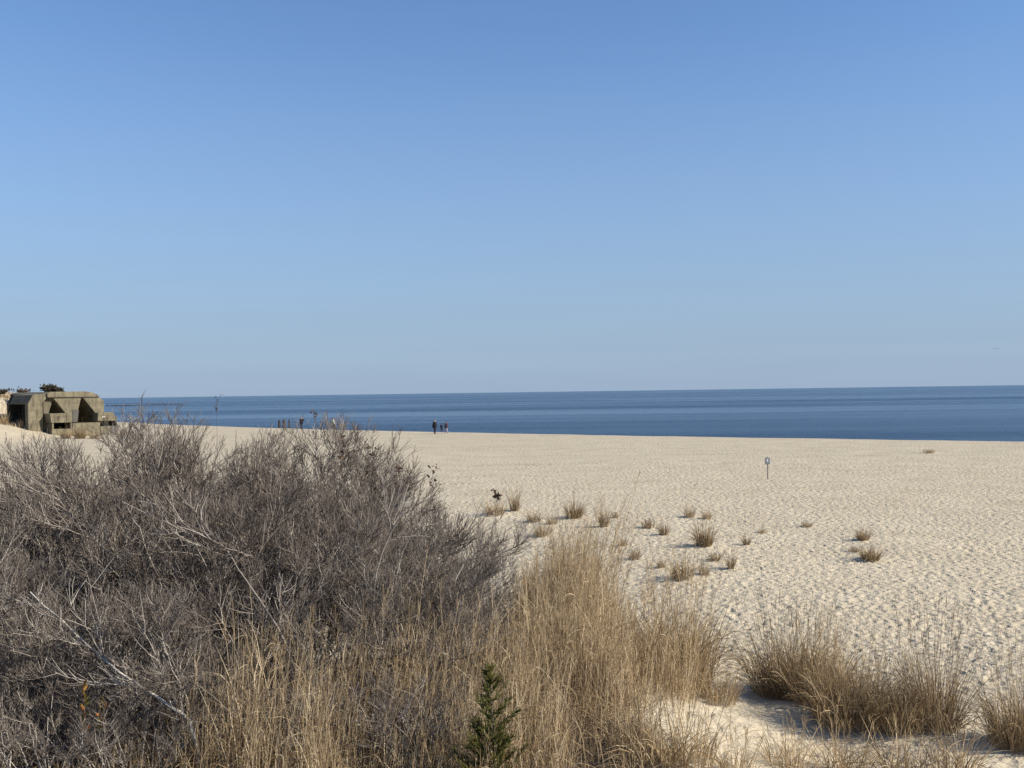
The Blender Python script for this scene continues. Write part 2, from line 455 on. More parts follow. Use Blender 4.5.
xs = np.array([-60000, -6000, -800, -200, 0, 200, 800, 6000, 60000.0])
ys = np.array([-2000, 20, 100, 200, 400, 1000, 5000, 20000, 90000.0])
SX, SY = np.meshgrid(xs, ys)
idx = np.arange(SX.size).reshape(SX.shape)
Q = np.stack([idx[:-1, :-1], idx[:-1, 1:], idx[1:, 1:], idx[1:, :-1]], -1).reshape(-1, 4)
o = obj('sea', mesh_np('sea', np.stack([SX, SY, np.full_like(SX, SEA_Z)], -1).reshape(-1, 3), Q, M_SEA))
tag(o, 'calm dark blue sea with pale wind streaks', None, None, 'structure')

# ------------------------------------------------------------ bunker
BD = 147/ray(60, 436)[1]
bp = at(60, 436, 147)
vdir = np.array([bp[0], bp[1]]); vdir /= np.linalg.norm(vdir)
ang = math.atan2(-vdir[1], -vdir[0]) + R(25)
nrm = np.array([math.cos(ang), math.sin(ang)])
uax = np.array([-nrm[1], nrm[0]])
bunker = empty('bunker', (bp[0], bp[1], 0.0), math.atan2(uax[1], uax[0]))
tag(bunker, 'weathered tan concrete bunker with dark triangular openings beside the sea', 'bunker')
# local axes: x along the front to the right, y into the building, z up
PM = 1/6.8
def bl(poly, wf, wb, name, mat=M_CONC, bevel=0.05):
    mb = MB(); n = len(poly)
    P = [((px-60)*PM*1.035 - wf*0.465, (436.5-py)*PM) for px, py in poly]
    area = sum(P[i][0]*P[(i+1) % n][1]-P[(i+1) % n][0]*P[i][1] for i in range(n))
    if area < 0: P = P[::-1]
    vs_ = [(x, -wf, z) for x, z in P] + [(x, -wb, z) for x, z in P]
    fs = [tuple(range(n)), tuple(range(2*n-1, n-1, -1))]
    for i in range(n):
        j = (i+1) % n
        fs.append((i, n+i, n+j, j))
    mb.add(vs_, fs)
    return mb.build(name, mat, bunker, bevel)
bl([(30, 446), (30, 403), (34.5, 394.3), (50.5, 393), (44, 403), (44, 446)], 0.0, -1.0, 'pier')
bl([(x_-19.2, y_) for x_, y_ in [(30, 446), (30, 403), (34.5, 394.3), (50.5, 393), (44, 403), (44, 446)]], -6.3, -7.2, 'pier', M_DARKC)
bl([(x_-3.1, y_) for x_, y_ in [(30.1, 403.2), (34.5, 394.4), (50.3, 393.1), (48, 397), (37, 398.2), (33, 404)]], -1.02, -6.28, 'casemate_roof')
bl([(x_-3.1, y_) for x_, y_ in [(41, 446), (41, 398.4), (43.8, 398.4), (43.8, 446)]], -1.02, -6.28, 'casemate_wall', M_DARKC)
bl([(44.3, 446), (44.3, 402.5), (50.8, 393.6), (54, 397.6), (49.5, 412), (49, 446)], -0.6, -6.0, 'pier')
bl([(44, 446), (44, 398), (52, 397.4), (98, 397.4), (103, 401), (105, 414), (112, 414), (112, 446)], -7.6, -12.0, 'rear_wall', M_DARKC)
bl([(48.5, 397.2), (47.5, 393.2), (52, 391.6), (84, 391.3), (92, 392.2), (99, 395.5), (101, 397.2)], 0.25, -12.2, 'roof')
bl([(53.5, 397.3), (81.5, 397.3), (75, 422), (71, 422), (65, 412.4)], 0.0, -7.4, 'splayed_wall')
bl([(82.5, 397.3), (99, 397.3), (104.5, 401), (105.5, 446), (96, 446), (96, 422), (95, 413)], 0.02, -8.0, 'wing_wall')
bl([(52, 422.3), (50.3, 413), (72, 413), (72, 422.3)], 1.6, -0.4, 'gun_block')
bl([(52.3, 446), (52.3, 428.5), (72, 428.5), (72, 446)], 1.55, -0.4, 'base_block')
bl([(52.6, 428.4), (52.6, 422.4), (54.2, 422.4), (54.2, 428.4)], 1.5, -0.3, 'post')
bl([(70.3, 428.4), (70.3, 422.4), (71.8, 422.4), (71.8, 428.4)], 1.5, -0.3, 'post')
bl([(72.2, 446), (72.2, 423), (99.8, 423), (99.8, 446)], 1.5, 1.0, 'parapet', M_CONC)
bl([(72.2, 422.6), (72.2, 410), (79, 410), (77.5, 422.6)], 0.06, -0.8, 'steel_door', M_CONC2)
bl([(97.5, 422), (97.5, 413.2), (113, 413), (117.6, 419), (117.6, 422)], 1.6, 0.05, 'gun_block')
bl([(100.2, 446), (100.2, 427.4), (111, 427.4), (111, 446)], 1.5, -1.9, 'base_block')
bl([(111.2, 446), (111.2, 427.4), (118.3, 427.4), (118.3, 446)], 1.55, -1.9, 'base_block', M_CONC2)
bl([(116.4, 427.3), (116.4, 422.1), (117.5, 422.1), (117.5, 427.3)], 1.45, -1.0, 'post')
# a worn pale mark and a dark stain plate on the two gun blocks
bl([(102, 418.5), (102, 417), (105, 416.8), (105, 418.3)], 1.62, 1.5, 'bare_patch', plain('chalk', (0.42, 0.38, 0.31)), 0.0)
bl([(57.6, 420.5), (57.3, 416.2), (60.2, 415.0), (60, 417.6), (58.8, 420.8)], 1.62, 1.5, 'stain', plain('rust_stain', (0.07, 0.05, 0.035)), 0.0)

# ------------------------------------------------------------ strand tools
def frames(P):
    T = norm(np.gradient(P, axis=1))
    ref = np.where(np.abs(T[:, :1, 2:3]) > .9, np.array([1.0, .13, 0]), np.array([0, .1, 1.0]))
    A = norm(np.cross(T, np.broadcast_to(ref, T.shape))); B = np.cross(T, A)
    return A, B
class Strands:
    def __init__(self): self.V = []; self.Q = []; self.T = []; self.n = 0
    def tubes(self, P, rad, tint, sides=3):
        n, K, _ = P.shape
        A, B = frames(P)
        ph = np.arange(sides)*2*math.pi/sides
        V = P[:, :, None, :] + rad[:, :, None, None]*(A[:, :, None, :]*np.cos(ph)[:, None] + B[:, :, None, :]*np.sin(ph)[:, None])
        idx = np.arange(n*K*sides).reshape(n, K, sides) + self.n
        nx = np.roll(idx, -1, axis=2)
        Q = np.stack([idx[:, :-1], nx[:, :-1], nx[:, 1:], idx[:, 1:]], -1).reshape(-1, 4)
        self.V.append(V.reshape(-1, 3)); self.Q.append(Q); self.n += n*K*sides
        self.T.append(np.repeat(tint if tint.ndim == 2 else np.repeat(tint[:, None], K, 1), sides, axis=1).reshape(-1))
    def ribbons(self, P, wid, tint, side):
        """flat leaf blades: three verts across with a shallow fold"""
        n, K, _ = P.shape
        T = norm(np.gradient(P, axis=1))
        A = norm(np.cross(T, np.broadcast_to(side[:, None, :], T.shape))); B = np.cross(T, A)
        L = P + A*wid[..., None]*.5 + B*wid[..., None]*.18
        Rr = P - A*wid[..., None]*.5 + B*wid[..., None]*.18
        V = np.stack([L, P, Rr], 2)
        idx = np.arange(n*K*3).reshape(n, K, 3) + self.n
        Q = np.concatenate([np.stack([idx[:, :-1, k], idx[:, :-1, k+1], idx[:, 1:, k+1], idx[:, 1:, k]], -1).reshape(-1, 4) for k in (0, 1)])
        self.V.append(V.reshape(-1, 3)); self.Q.append(Q); self.n += n*K*3
        self.T.append(np.repeat(np.repeat(tint[:, None], K, 1), 3, axis=1).reshape(-1))
    def mesh(self, name, mat):
        return mesh_np(name, np.concatenate(self.V), np.concatenate(self.Q), mat, np.concatenate(self.T), smooth=True)

def poly(p0, d, L, K, wob, upk, g):
    """n curved polylines: start, direction, length, wobble, upward pull per step"""
    n = len(p0); P = np.zeros((n, K, 3)); P[:, 0] = p0; d = norm(d)
    for k in range(1, K):
        P[:, k] = P[:, k-1] + d*(L/(K-1))[:, None]
        d = d + g.normal(0, 1, (n, 3))*wob
        d[:, 2] += upk
        d = norm(d)
    return P
def sample(P, i, t):
    K = P.shape[1]; f = t*(K-1); k = np.minimum(f.astype(int), K-2); fr = (f-k)[:, None]
    return P[i, k]*(1-fr)+P[i, k+1]*fr, norm(P[i, k+1]-P[i, k])
def spread(d, ang, g):
    r = g.normal(0, 1, d.shape); r = norm(r - (r*d).sum(1, keepdims=True)*d)
    return norm(d*np.cos(ang)[:, None]+r*np.sin(ang)[:, None])

def shrub_meshes(seed, W, H, stems=15, b1=9, b2=10, b3=6, sprawl=0.0, rs=1.0, up=0.0, ks=1.0):
    g = np.random.default_rng(seed)
    a = g.uniform(0, 2*math.pi, stems); r = np.sqrt(g.uniform(0, 1, stems))
    p0 = np.stack([np.cos(a)*r*W*.16, np.sin(a)*r*W*.16, np.full(stems, -.12)], 1)
    tilt = (1-up)*(0.12+0.75*r+sprawl*g.uniform(0, .5, stems))
    d = np.stack([np.cos(a)*np.sin(tilt), np.sin(a)*np.sin(tilt), np.cos(tilt)], 1)
    L = H*(0.80+.15*g.random(stems))*(1+.12*r)
    P0 = poly(p0, d, L, 9, .13, .05, g)
    st = Strands()
    st.tubes(P0, rs*np.linspace(.024, .005, 9)[None]*g.uniform(.7, 1.2, stems)[:, None], .62+.38*g.random(stems), 5)
    tw = Strands()
    def kids(P, per, t0, lf, K, wob, upk, amin, amax, L0, r0, r1, tmin, tmax, target):
        n = len(P)*per
        i = np.repeat(np.arange(len(P)), per); t = t0+(1-t0)*g.random(n)**.8; t = np.minimum(t, .985)
        q, dd = sample(P, i, t)
        dd = spread(dd, g.uniform(amin, amax, n), g); dd[:, 2] = np.abs(dd[:, 2])*.6+dd[:, 2]*.4+.12
        Lk = L0*lf*(1.15-.6*t)*g.uniform(.55, 1.25, n)
        C = poly(q, dd, Lk, K, wob, upk, g)
        target.tubes(C, ks*np.linspace(r0, r1, K)[None]*g.uniform(.75, 1.2, n)[:, None], g.uniform(tmin, tmax, n), 3)
        return C
    B1 = kids(P0, b1, .18, .42, 7, .16, .07, .45, 1.1, H, .0085, .0035, .3, .9, st)
    B2 = kids(B1, b2, .12, .19, 5, .15, .15, .35, .9, H, .0052, .0028, .05, .8, tw)
    kids(B2, b3, .15, .078, 4, .14, .17, .3, .85, H, .0036, .0022, .0, .66, tw)
    return st.mesh('stems', M_BARK), tw.mesh('twigs', M_BARK)

SHRUBS = [shrub_meshes(11, 2.8, 3.0, 15, 9, 10, 5), shrub_meshes(23, 3.0, 3.0, 17, 9, 10, 5), shrub_meshes(37, 2.6, 3.0, 13, 10, 11, 5, .2),
          shrub_meshes(53, 2.0, 1.1, 26, 6, 6, 4, 0, .42, .45, .6), shrub_meshes(59, 2.2, 1.2, 24, 6, 6, 4, .1, .42, .4, .6)]
SH = []
for st_, tw_ in SHRUBS:
    co = np.zeros(len(tw_.vertices)*3, np.float32); tw_.vertices.foreach_get('co', co)
    SH.append(float(np.percentile(co[2::3], 99.7)))
def add_shrub(px, ytop, Y, kind, rz, label, wide=1.0):
    p = at(px, ytop, Y); z = gz(p[0], p[1]); h = (p[2]-z)/SH[kind]
    t = empty('bare_shrub', (p[0], p[1], z), rz)
    k = wide*(max(h, .8) if kind < 3 else 1.0)
    t.scale = (k, k, h)
    tag(t, label, 'shrub', 'bare winter shrubs in the thicket')
    st, tw = SHRUBS[kind]
    obj('stems', st, t); obj('twigs', tw, t)
    return t
for a in [
    (222, 414, 18.0, 0, 0.3, 'tallest bare grey shrub, its twigs rising above the sea horizon line'),
    (145, 418, 18.6, 1, 1.7, 'bare grey shrub rising just right of the bunker', .9),
    (198, 420, 18.4, 1, 4.6, 'bare grey shrub between the bunker side shrub and the tallest shrub', .7),
    (284, 433, 18.3, 2, 2.6, 'bare shrub with twigs below the two people on the left at the water', .9),
    (352, 448, 17.8, 0, 0.9, 'bare shrub on the right shoulder of the thicket below the three people', .74),
    (392, 494, 17.3, 1, 5.2, 'rounded bare shrub at the right end of the thicket beside tall straw grass', .62),
    (75, 446, 18.0, 2, 0.9, 'loose bare shrub in front of the bunker', .9),
    (10, 466, 17.5, 1, 3.1, 'bare shrub cut by the left picture edge below the sand slope', .9),
    (-70, 482, 17.0, 0, 2.0, 'bare shrub reaching in at the left picture edge', .9),
    (320, 478, 15.8, 1, 0.5, 'dense grey shrub in the middle front of the thicket', .9),
    (235, 470, 15.5, 2, 3.9, 'dense dark shrub under the tallest shrub of the thicket'),
    (150, 478, 15.2, 0, 5.5, 'dense bare shrub in front, right of the leaning pale limb', .9),
    (60, 495, 14.8, 1, 4.4, 'tangled bare shrub behind the leaning pale limb on the left', .9),
    (-25, 505, 14.5, 2, 1.1, 'tangled brown shrub at the left edge, lower rank', .9),
    (372, 500, 15.6, 0, 1.3, 'bare shrub hemmed in by straw grass at its foot', .75),
    (432, 524, 15.2, 2, 2.3, 'small bare shrub among the straw grass where thicket and tall stand meet', .62),
    (370, 550, 14.2, 1, 3.6, 'lower bare shrub just behind the middle of the front reeds', .85),
    (430, 580, 14.2, 0, 0.8, 'lower bare shrub behind the reeds left of the cedar', .7),
    (95, 555, 13.4, 2, 2.9, 'low tangled shrub above the orange leaved sprig'),
    (265, 540, 13.8, 1, 0.1, 'low shrub behind the front row of straw reeds', .9),
    (185, 560, 13.2, 0, 4.2, 'low dark shrub behind the foot of the pale leaning limb', .9),
    (10, 575, 13.0, 0, 4.9, 'low grey shrub near the bottom left corner', .9),
    (170, 645, 12.3, 3, 2.2, 'upright pale brush right of the orange leaved sprig'),
    (95, 640, 12.2, 4, 0.7, 'upright brush directly behind the orange leaved sprig'),
    (15, 645, 12.1, 3, 5.0, 'upright brush left of the orange leaved sprig'),
    (130, 690, 11.3, 4, 1.9, 'pale stemmed brush at the bottom edge under the pale leaning limb'),
    (45, 690, 11.2, 3, 3.3, 'pale stemmed brush at the bottom edge below the orange leaved sprig'),
    (255, 668, 12.4, 3, 0.9, 'grey brush showing between the leftmost straw reeds'),
    (345, 672, 12.2, 4, 3.4, 'grey brush showing between the middle straw reeds'),
    (425, 676, 12.0, 3, 5.3, 'grey brush between straw reeds left of the cedar'),
    (-40, 685, 11.3, 4, 4.1, 'brush at the very left of the bottom edge'),
    ]:
    add_shrub(*a[:6], wide=1.12*(a[6] if len(a) > 6 else 1))


# pale leaning limb on the left
def limb(name, pts, r0, r1, label, LT=1.0, n=26):
    g = np.random.default_rng(5)
    P = np.array(pts, float)
    # resample smoothly
    t = np.linspace(0, len(P)-1, 16); k = np.minimum(t.astype(int), len(P)-2); f = (t-k)[:, None]
    Pm = P[k]*(1-f)+P[k+1]*f + g.normal(0, .012, (16, 3))
    base = Pm[0].copy()
    o = empty(name, tuple(base)); tag(o, label, 'shrub', 'bare winter shrubs in the thicket')
    Pm = (Pm-base)[None]
    st = Strands(); st.tubes(Pm, np.linspace(r0, r1, 16)[None], np.array([LT]), 7)
    q, d = sample(Pm, np.zeros(n, int), g.uniform(.15, .98, n))
    C = poly(q, spread(d, g.uniform(.3, .8, n), g), g.uniform(.5, 1.2, n), 8, .12, .03, g)
    st.tubes(C, np.linspace(.0075, .0025, 8)[None]*g.uniform(.7, 1.2, n)[:, None], LT*g.uniform(.7, 1, n), 4)
    tw = Strands(); n2 = 13*n
    q, d = sample(C, g.integers(0, n, n2), g.uniform(.1, .98, n2))
    D = poly(q, spread(d, g.uniform(.3, .9, n2), g), g.uniform(.15, .5, n2), 5, .14, .05, g)
    tw.tubes(D, np.linspace(.004, .002, 5)[None].repeat(n2, 0), g.uniform(.4, .95, n2), 3)
    obj('limb', st.mesh('limb', M_BARK), o); obj('twigs', tw.mesh('twigs', M_BARK), o)
limb('leaning_shrub', [at(200, 762, 11.6), at(190, 722, 11.6), at(176, 708, 11.6), at(150, 692, 11.6), at(120, 672, 11.7), at(70, 628, 11.9), at(30, 590, 12.2)], .026, .008,
     'pale weathered limb leaning left across the dark brush', .84, 18)
limb('leaning_shrub', [at(330, 740, 12.6), at(305, 690, 12.6), at(285, 640, 12.7), at(262, 602, 12.9), at(240, 570, 13.1), at(215, 530, 13.3)], .020, .006,
     'pale bare limb slanting up to the left behind the reeds', .6, 9)
limb('leaning_shrub', [at(372, 700, 13.2), at(378, 640, 13.2), at(372, 600, 13.3), at(380, 560, 13.4), at(398, 520, 13.5)], .020, .006,
     'pale forked limb standing upright in the middle of the thicket', .55, 7)

# ------------------------------------------------------------ grass
def blades(st, g, base, H, n, lean=.25, bend=.5, wid=.006, tl=(0, 1), out=None, K=6):
    """n leaf blades; base (n,3), H heights"""
    a = g.uniform(0, 2*math.pi, n)
    t = np.abs(g.normal(0, lean, n))
    d = np.stack([np.cos(a)*np.sin(t), np.sin(a)*np.sin(t), np.cos(t)], 1)
    if out is not None: d = norm(d+out)
    P = np.zeros((n, K, 3)); P[:, 0] = base
    hd = norm(np.stack([d[:, 0], d[:, 1], 0*d[:, 0]], 1)+1e-6)
    bk = np.abs(g.normal(0, bend, n))
    dd = d.copy()
    for k in range(1, K):
        P[:, k] = P[:, k-1]+dd*(H/(K-1))[:, None]
        dd = norm(dd + hd*(bk*k/K*.8)[:, None] - np.array([0, 0, 1.])*(bk*k/K*.55)[:, None] + g.normal(0, .045, (n, 3)))
    wd = (np.array([.7, 1, 1, .85, .6, .12]) if K == 6 else np.linspace(1, .15, K))[None]*wid*g.uniform(.6, 1.35, n)[:, None]
    tint = g.uniform(tl[0], tl[1], n)
    side = np.stack([np.cos(a+g.normal(0, .9, n)), np.sin(a+g.normal(0, .9, n)), 0*a], 1)
    st.ribbons(P, wd, tint, side)
    return P
def culms(st, g, base, H, n, lean=.1, rad=.0022, tl=(.4, 1), out=None, K=6, wob=.05):
    a = g.uniform(0, 2*math.pi, n); t = np.abs(g.normal(0, lean, n))
    d = np.stack([np.cos(a)*np.sin(t), np.sin(a)*np.sin(t), np.cos(t)], 1)
    if out is not None: d = norm(d+out)
    P = poly(base, d, H, K, wob, 0, g)
    st.tubes(P, np.linspace(rad, rad*.55, K)[None]*g.uniform(.7, 1.3, n)[:, None], g.uniform(tl[0], tl[1], n), 3)
    return P
def panicles(st, g, P, per, L, tl=(.2, .8)):
    n = len(P)*per
    i = np.repeat(np.arange(len(P)), per)
    q, d = sample(P, i, g.uniform(.72, .99, n))
    C = poly(q, spread(d, g.uniform(.12, .5, n), g), L*g.uniform(.5, 1.2, n), 4, .12, -.02, g)
    st.tubes(C, np.array([.0018, .002, .002, .0012])[None].repeat(n, 0), g.uniform(tl[0], tl[1], n), 3)

def clump_mesh(seed, rad, H, nb, nc_, mat, tl=(0, .9), bend=.5, litter=0, wid=.0065):
    g = np.random.default_rng(seed); st = Strands()
    def disk(n, k=1.0):
        a = g.uniform(0, 2*math.pi, n); r = rad*k*np.sqrt(g.random(n))
        return np.stack([np.cos(a)*r, np.sin(a)*r, np.full(n, -.03)], 1)
    b = disk(nb); blades(st, g, b, H*g.uniform(.35, 1.0, nb), nb, .36, bend, wid, tl, out=np.stack([b[:, 0]/rad*.35, b[:, 1]/rad*.35, 0*b[:, 0]], 1))
    if nc_:
        b = disk(nc_, .85); C = culms(st, g, b, H*g.uniform(.8, 1.35, nc_), nc_, .14, .0025, (.15, .8), out=np.stack([b[:, 0]/rad*.25, b[:, 1]/rad*.25, 0*b[:, 0]], 1))
        panicles(st, g, C, 4, H*.16)
    if litter:
        b = disk(litter, 1.15); b[:, 2] = g.uniform(.0, .12, litter)
        blades(st, g, b, H*g.uniform(.2, .5, litter), litter, 1.15, .5, wid, (0, .55))
    return st.mesh('grass_blades', mat)

# tall straw stand along the front: nobody could count its blades
def stand(seed, regions, name, label, mat, tl):
    g = np.random.default_rng(seed); st = Strands()
    for (x0, x1, y0, y1, n, h0, h1, kind) in regions:
        Y = g.uniform(y0, y1, n); px = g.uniform(x0, x1, n)
        # clumped: thin out with noise
        X = (px-512)/F*Y
        keep = vnoise(X*2.3+5, Y*2.3)+.5*vnoise(X*.9+3, Y*.7)+g.uniform(-1.1, 1.1, n) > -.2
        X = X[keep]; Y = Y[keep]; m = len(X)
        b = np.stack([X, Y, ground(X, Y, False)-.03], 1)
        hk = .86+.30*vnoise(X*1.1, Y*1.1+40)+.14*vnoise(X*5, Y*5)+g.normal(0, .10, m)
        H = g.uniform(h0, h1, m)*hk
        pxk = 512+X/Y*F
        if h1 > 1.6 and kind == 'tall': H = H*(1-.50*np.clip((pxk-572)/55, 0, 1)-.35*np.clip((540-pxk)/65, 0, 1))
        c = g.random(m) < .45
        if kind == 'wisp':
            P = culms(st, g, b, H, m, .14, .0030, (tl[0]+.2, tl[1]), out=np.array([.22, 0, 0]))
            panicles(st, g, P, 6, .22)
        elif kind == 'tall':
            P = culms(st, g, b[c], H[c], int(c.sum()), .09, .0030, (tl[0]+.25, tl[1]), out=np.array([.05, 0, 0]))
            # leaves hanging from the culms
            i = np.repeat(np.arange(len(P)), 3); q, d = sample(P, i, g.uniform(.2, .85, len(i)))
            blades(st, g, q, H[c][i]*g.uniform(.2, .42, len(i)), len(i), .55, .8, .0055, tl)
            pan = P[g.random(len(P)) < .35]
            if len(pan): panicles(st, g, pan, 5, .20)
            blades(st, g, b[~c], H[~c]*.9, int((~c).sum()), .16, .3, .0065, tl, out=np.array([.04, 0, 0]))
        else:
            b[:, 2] += g.uniform(0, .35, m)*0.8
            blades(st, g, b, H, m, .75, .75, .0055, tl)
    o = obj(name, st.mesh(name, mat))
    tag(o, label, 'grass', None, 'stuff')
stand(101, [(470, 632, 13.4, 17.5, 5800, 1.25, 2.05, 'tall'), (515, 590, 16.8, 18.6, 1500, 1.7, 2.2, 'tall'),
            (450, 560, 10.2, 13.4, 2300, .8, 1.5, 'tall'), (560, 650, 11.5, 14.5, 500, .6, 1.2, 'tall'), (530, 600, 15.0, 18.0, 260, 1.9, 2.45, 'wisp'), (560, 690, 13.5, 17.0, 200, 1.1, 1.7, 'wisp'), (300, 500, 10.5, 14, 140, 1.4, 1.9, 'wisp'),
            (300, 480, 10.2, 13.4, 2700, .9, 1.65, 'tall'), (225, 320, 10.2, 12.8, 620, .9, 1.6, 'tall'), (175, 300, 10.4, 12.8, 260, .7, 1.5, 'tall'),
            (390, 490, 13.2, 15.4, 900, 1.2, 1.6, 'tall'), (640, 690, 14.8, 16.5, 500, .6, 1.1, 'tall')],
      'straw_grass', 'stand of tall straw coloured grass in front of the shrubs', M_STRAW, (.0, 1.0))
stand(102, [(490, 640, 9.8, 15.5, 9500, .4, .9, 'litter'), (200, 500, 9.8, 12.5, 4000, .3, .6, 'litter'), (-60, 220, 9.6, 12, 2500, .3, .6, 'litter'),
            (600, 680, 14, 16.5, 1500, .35, .8, 'litter')],
      'grass_litter', 'matted brown dead grass at the foot of the tall stand', M_DRAB, (0.0, .85))

# clumps on the right, each its own
CL = [clump_mesh(201, .42, 1.05, 620, 50, M_DRAB, (0, .85), .6, 260, .008), clump_mesh(202, .55, .95, 850, 55, M_DRAB, (0, .9), .65, 320, .008),
      clump_mesh(203, .30, 1.0, 480, 50, M_STRAW, (.0, .75), .35, 90), clump_mesh(204, .34, .8, 240, 26, M_DRAB, (.1, .9), .6, 130),
      clump_mesh(205, .22, .6, 120, 16, M_DRAB, (.2, 1.0), .55, 40)]
def clump(px, py, kind, sx, sz, rz, label):
    p = hit(px, py)
    o = obj('grass_clump', CL[kind], None, (p[0], p[1], gz(p[0], p[1])))
    o.rotation_euler = (0, 0, rz); o.scale = (sx, sx, sz)
    tag(o, label, 'grass clump', 'dry grass clumps on the near sand')
for a in [
    (680, 684, 0, .95, 1.15, 0.2, 'dark based grass clump at the right end of the straw stand'),
    (652, 668, 3, .8, 1.0, 1.2, 'loose grass clump joining the straw stand to the dark based clump'),
    (716, 702, 3, .75, .7, 2.2, 'low curly grass clump between two bigger clumps on the sand'),
    (785, 694, 0, 1.0, .85, 3.3, 'bushy grass clump with tall stalks, left part of the big right group'),
    (815, 700, 1, .7, .9, 1.9, 'grass clump filling the back of the big right group'),
    (850, 722, 1, .8, .84, 4.1, 'widest grass clump in the middle of the big right group'),
    (893, 728, 1, .62, .72, 5.0, 'grass clump in the right half of the big right group'),
    (936, 728, 2, .9, .95, 0.9, 'straw coloured clump with stalks leaning right, end of the big group'),
    (1020, 748, 0, .72, .8, 2.7, 'grass clump cut by the right picture edge'),
    (688, 765, 4, 1.2, 1.5, 3.0, 'sparse straw clump on the sand at the bottom, left of the hollow'),
    (660, 768, 4, 1.2, 1.3, 5.1, 'sparse straw clump at the bottom beside the tall stand'),
    (735, 775, 4, .9, .9, 0.6, 'small thin clump at the bottom edge below the sand hollow'),
    (787, 770, 4, 1.0, 1.0, 1.6, 'thin clump at the bottom edge in front of the bushy clump'),
    (843, 775, 4, 1.2, 1.2, 4.6, 'thin clump at the bottom edge in front of the widest clump'),
    (900, 774, 4, 1.1, 1.1, 2.4, 'thin clump at the bottom edge, second from the right corner'),
    (953, 774, 4, 1.1, 1.2, 5.7, 'thin clump at the bottom edge nearest the right corner'),
    ]:
    clump(a[0], a[1], a[2], a[3]*1.2, a[4]*(1.15 if a[2] == 4 else 1.55), a[5], a[6])

# tufts out on the beach
TU = [clump_mesh(301, .24, .62, 190, 10, M_DRAB, (0, .7), .35, 60, .013), clump_mesh(302, .30, .55, 110, 10, M_DRAB, (.1, .8), .5, 40, .013),
      clump_mesh(303, .16, .70, 100, 10, M_DRAB, (.0, .7), .25, 30, .012), clump_mesh(304, .26, .28, 100, 0, M_DRAB, (.1, .8), .7, 60, .013)]
def tuft(px, py, wpx, hpx, kind, label, group='dry grass tufts out on the beach'):
    p = hit(px, py); k = p[1]/F
    W0 = (.62, .8, .45, .75)[kind]; H0 = (.60, .52, .70, .22)[kind]
    o = obj('grass_tuft', TU[kind], None, (p[0], p[1], float(ground(np.array([p[0]]*2), np.array([p[1]]*2))[0])))
    sx = .95*wpx*k/W0; sz = 1.3*hpx*k/H0
    o.scale = (sx, sx, sz); o.rotation_euler = (0, 0, random.uniform(0, 6.28))
    tag(o, label, 'grass tuft', group)
for a in TUFTS:
    tuft(*a)
GB = 'dry grass tufts around the bunker'
for a in [
    (66, 438.5, 11, 9, 0, 'brown tuft before the left gun block of the bunker'),
    (80, 438.6, 12, 12, 0, 'brown tuft before the low wall of the bunker'),
    (95, 438.6, 14, 10, 1, 'pale tuft before the right base of the bunker'),
    (123, 436, 10, 9, 1, 'tuft at the right hand corner of the bunker'),
    (21, 428, 6, 9, 1, 'tuft in the dark left side of the bunker'),
    (5, 424, 10, 13, 1, 'tall tuft on the sand slope left of the bunker')]:
    tuft(*a, group=GB)

# ------------------------------------------------------------ bluff vegetation by the bunker
g = np.random.default_rng(77); st = Strands(); n = 26000
X = g.uniform(-100, -67, n); Y = g.uniform(143, 172, n)
keep = (vnoise(X*.5, Y*.5)+g.uniform(-.6, .6, n) > -.05) & (X+0.35*(Y-150) < -72.5)
X = X[keep]; Y = Y[keep]; n = len(X)
blades(st, g, np.stack([X, Y, ground(X, Y, False)-.05], 1), g.uniform(.4, 1.1, n), n, .45, .4, .05, (0, .9))
tag(obj('dune_grass', st.mesh('dune_grass', M_DRAB)), 'dry dune grass on the bluff behind the bunker', 'grass', None, 'stuff')

M_EVER = tinted('evergreen_leaf', [(0.0, (0.025, 0.024, 0.015)), (1.0, (0.075, 0.062, 0.042))], 0.8)
def leafy(name, p, W, H, n, mat, label, leaf=.16, seed=1, cat='shrub'):
    g = np.random.default_rng(seed)
    t = empty(name, tuple(p)); tag(t, label, cat)
    st = Strands(); k = 9
    a = g.uniform(0, 6.28, k); d = np.stack([np.cos(a)*.6, np.sin(a)*.6, np.full(k, .8)], 1)
    P = poly(np.zeros((k, 3))+[0, 0, -.1], d, H*g.uniform(.6, 1, k), 6, .15, .05, g); P[:, :, 0] *= W/H*.8; P[:, :, 1] *= W/H*.8
    st.tubes(P, np.linspace(.06, .02, 6)[None].repeat(k, 0), np.full(k, .3), 5)
    obj('stems', st.mesh('stems', M_BARK), t)
    i = g.integers(0, k, n); q, dd = sample(P, i, g.uniform(.25, 1, n))
    q = q + g.normal(0, 1, (n, 3))*np.array([W*.11, W*.11, H*.11])
    lf = Strands(); L = leaf*g.uniform(.6, 1.3, n)
    Q_ = poly(q, spread(dd, g.uniform(.2, 1.4, n), g), L, 4, .1, 0, g)
    lf.ribbons(Q_, np.array([.3, .6, .5, .05])[None]*L[:, None], g.random(n), norm(g.normal(0, 1, (n, 3))))
    obj('foliage', lf.mesh('foliage', mat), t)
    return t
pb = at(50, 392, 150); leafy('dark_shrub', pb, 2.0, 1.25, 900, M_EVER, 'dark round shrub growing on the bunker roof', .3, 3)
pb = at(59.5, 392.5, 150); leafy('dark_shrub', pb, 1.1, .8, 420, M_EVER, 'smaller dark shrub on the bunker roof, right of the round one', .26, 4)
pb = at(2, 393.5, 160); leafy('dark_shrub', pb, 2.2, .9, 500, M_EVER, 'dark shrub on the bluff top at the left picture edge', .3, 6)
pb = at(23, 393.5, 160); leafy('brown_brush', pb, 2.8, 1.0, 340, M_DEADLEAF, 'brown brush on the bluff top left of the bunker roof', .25, 8)

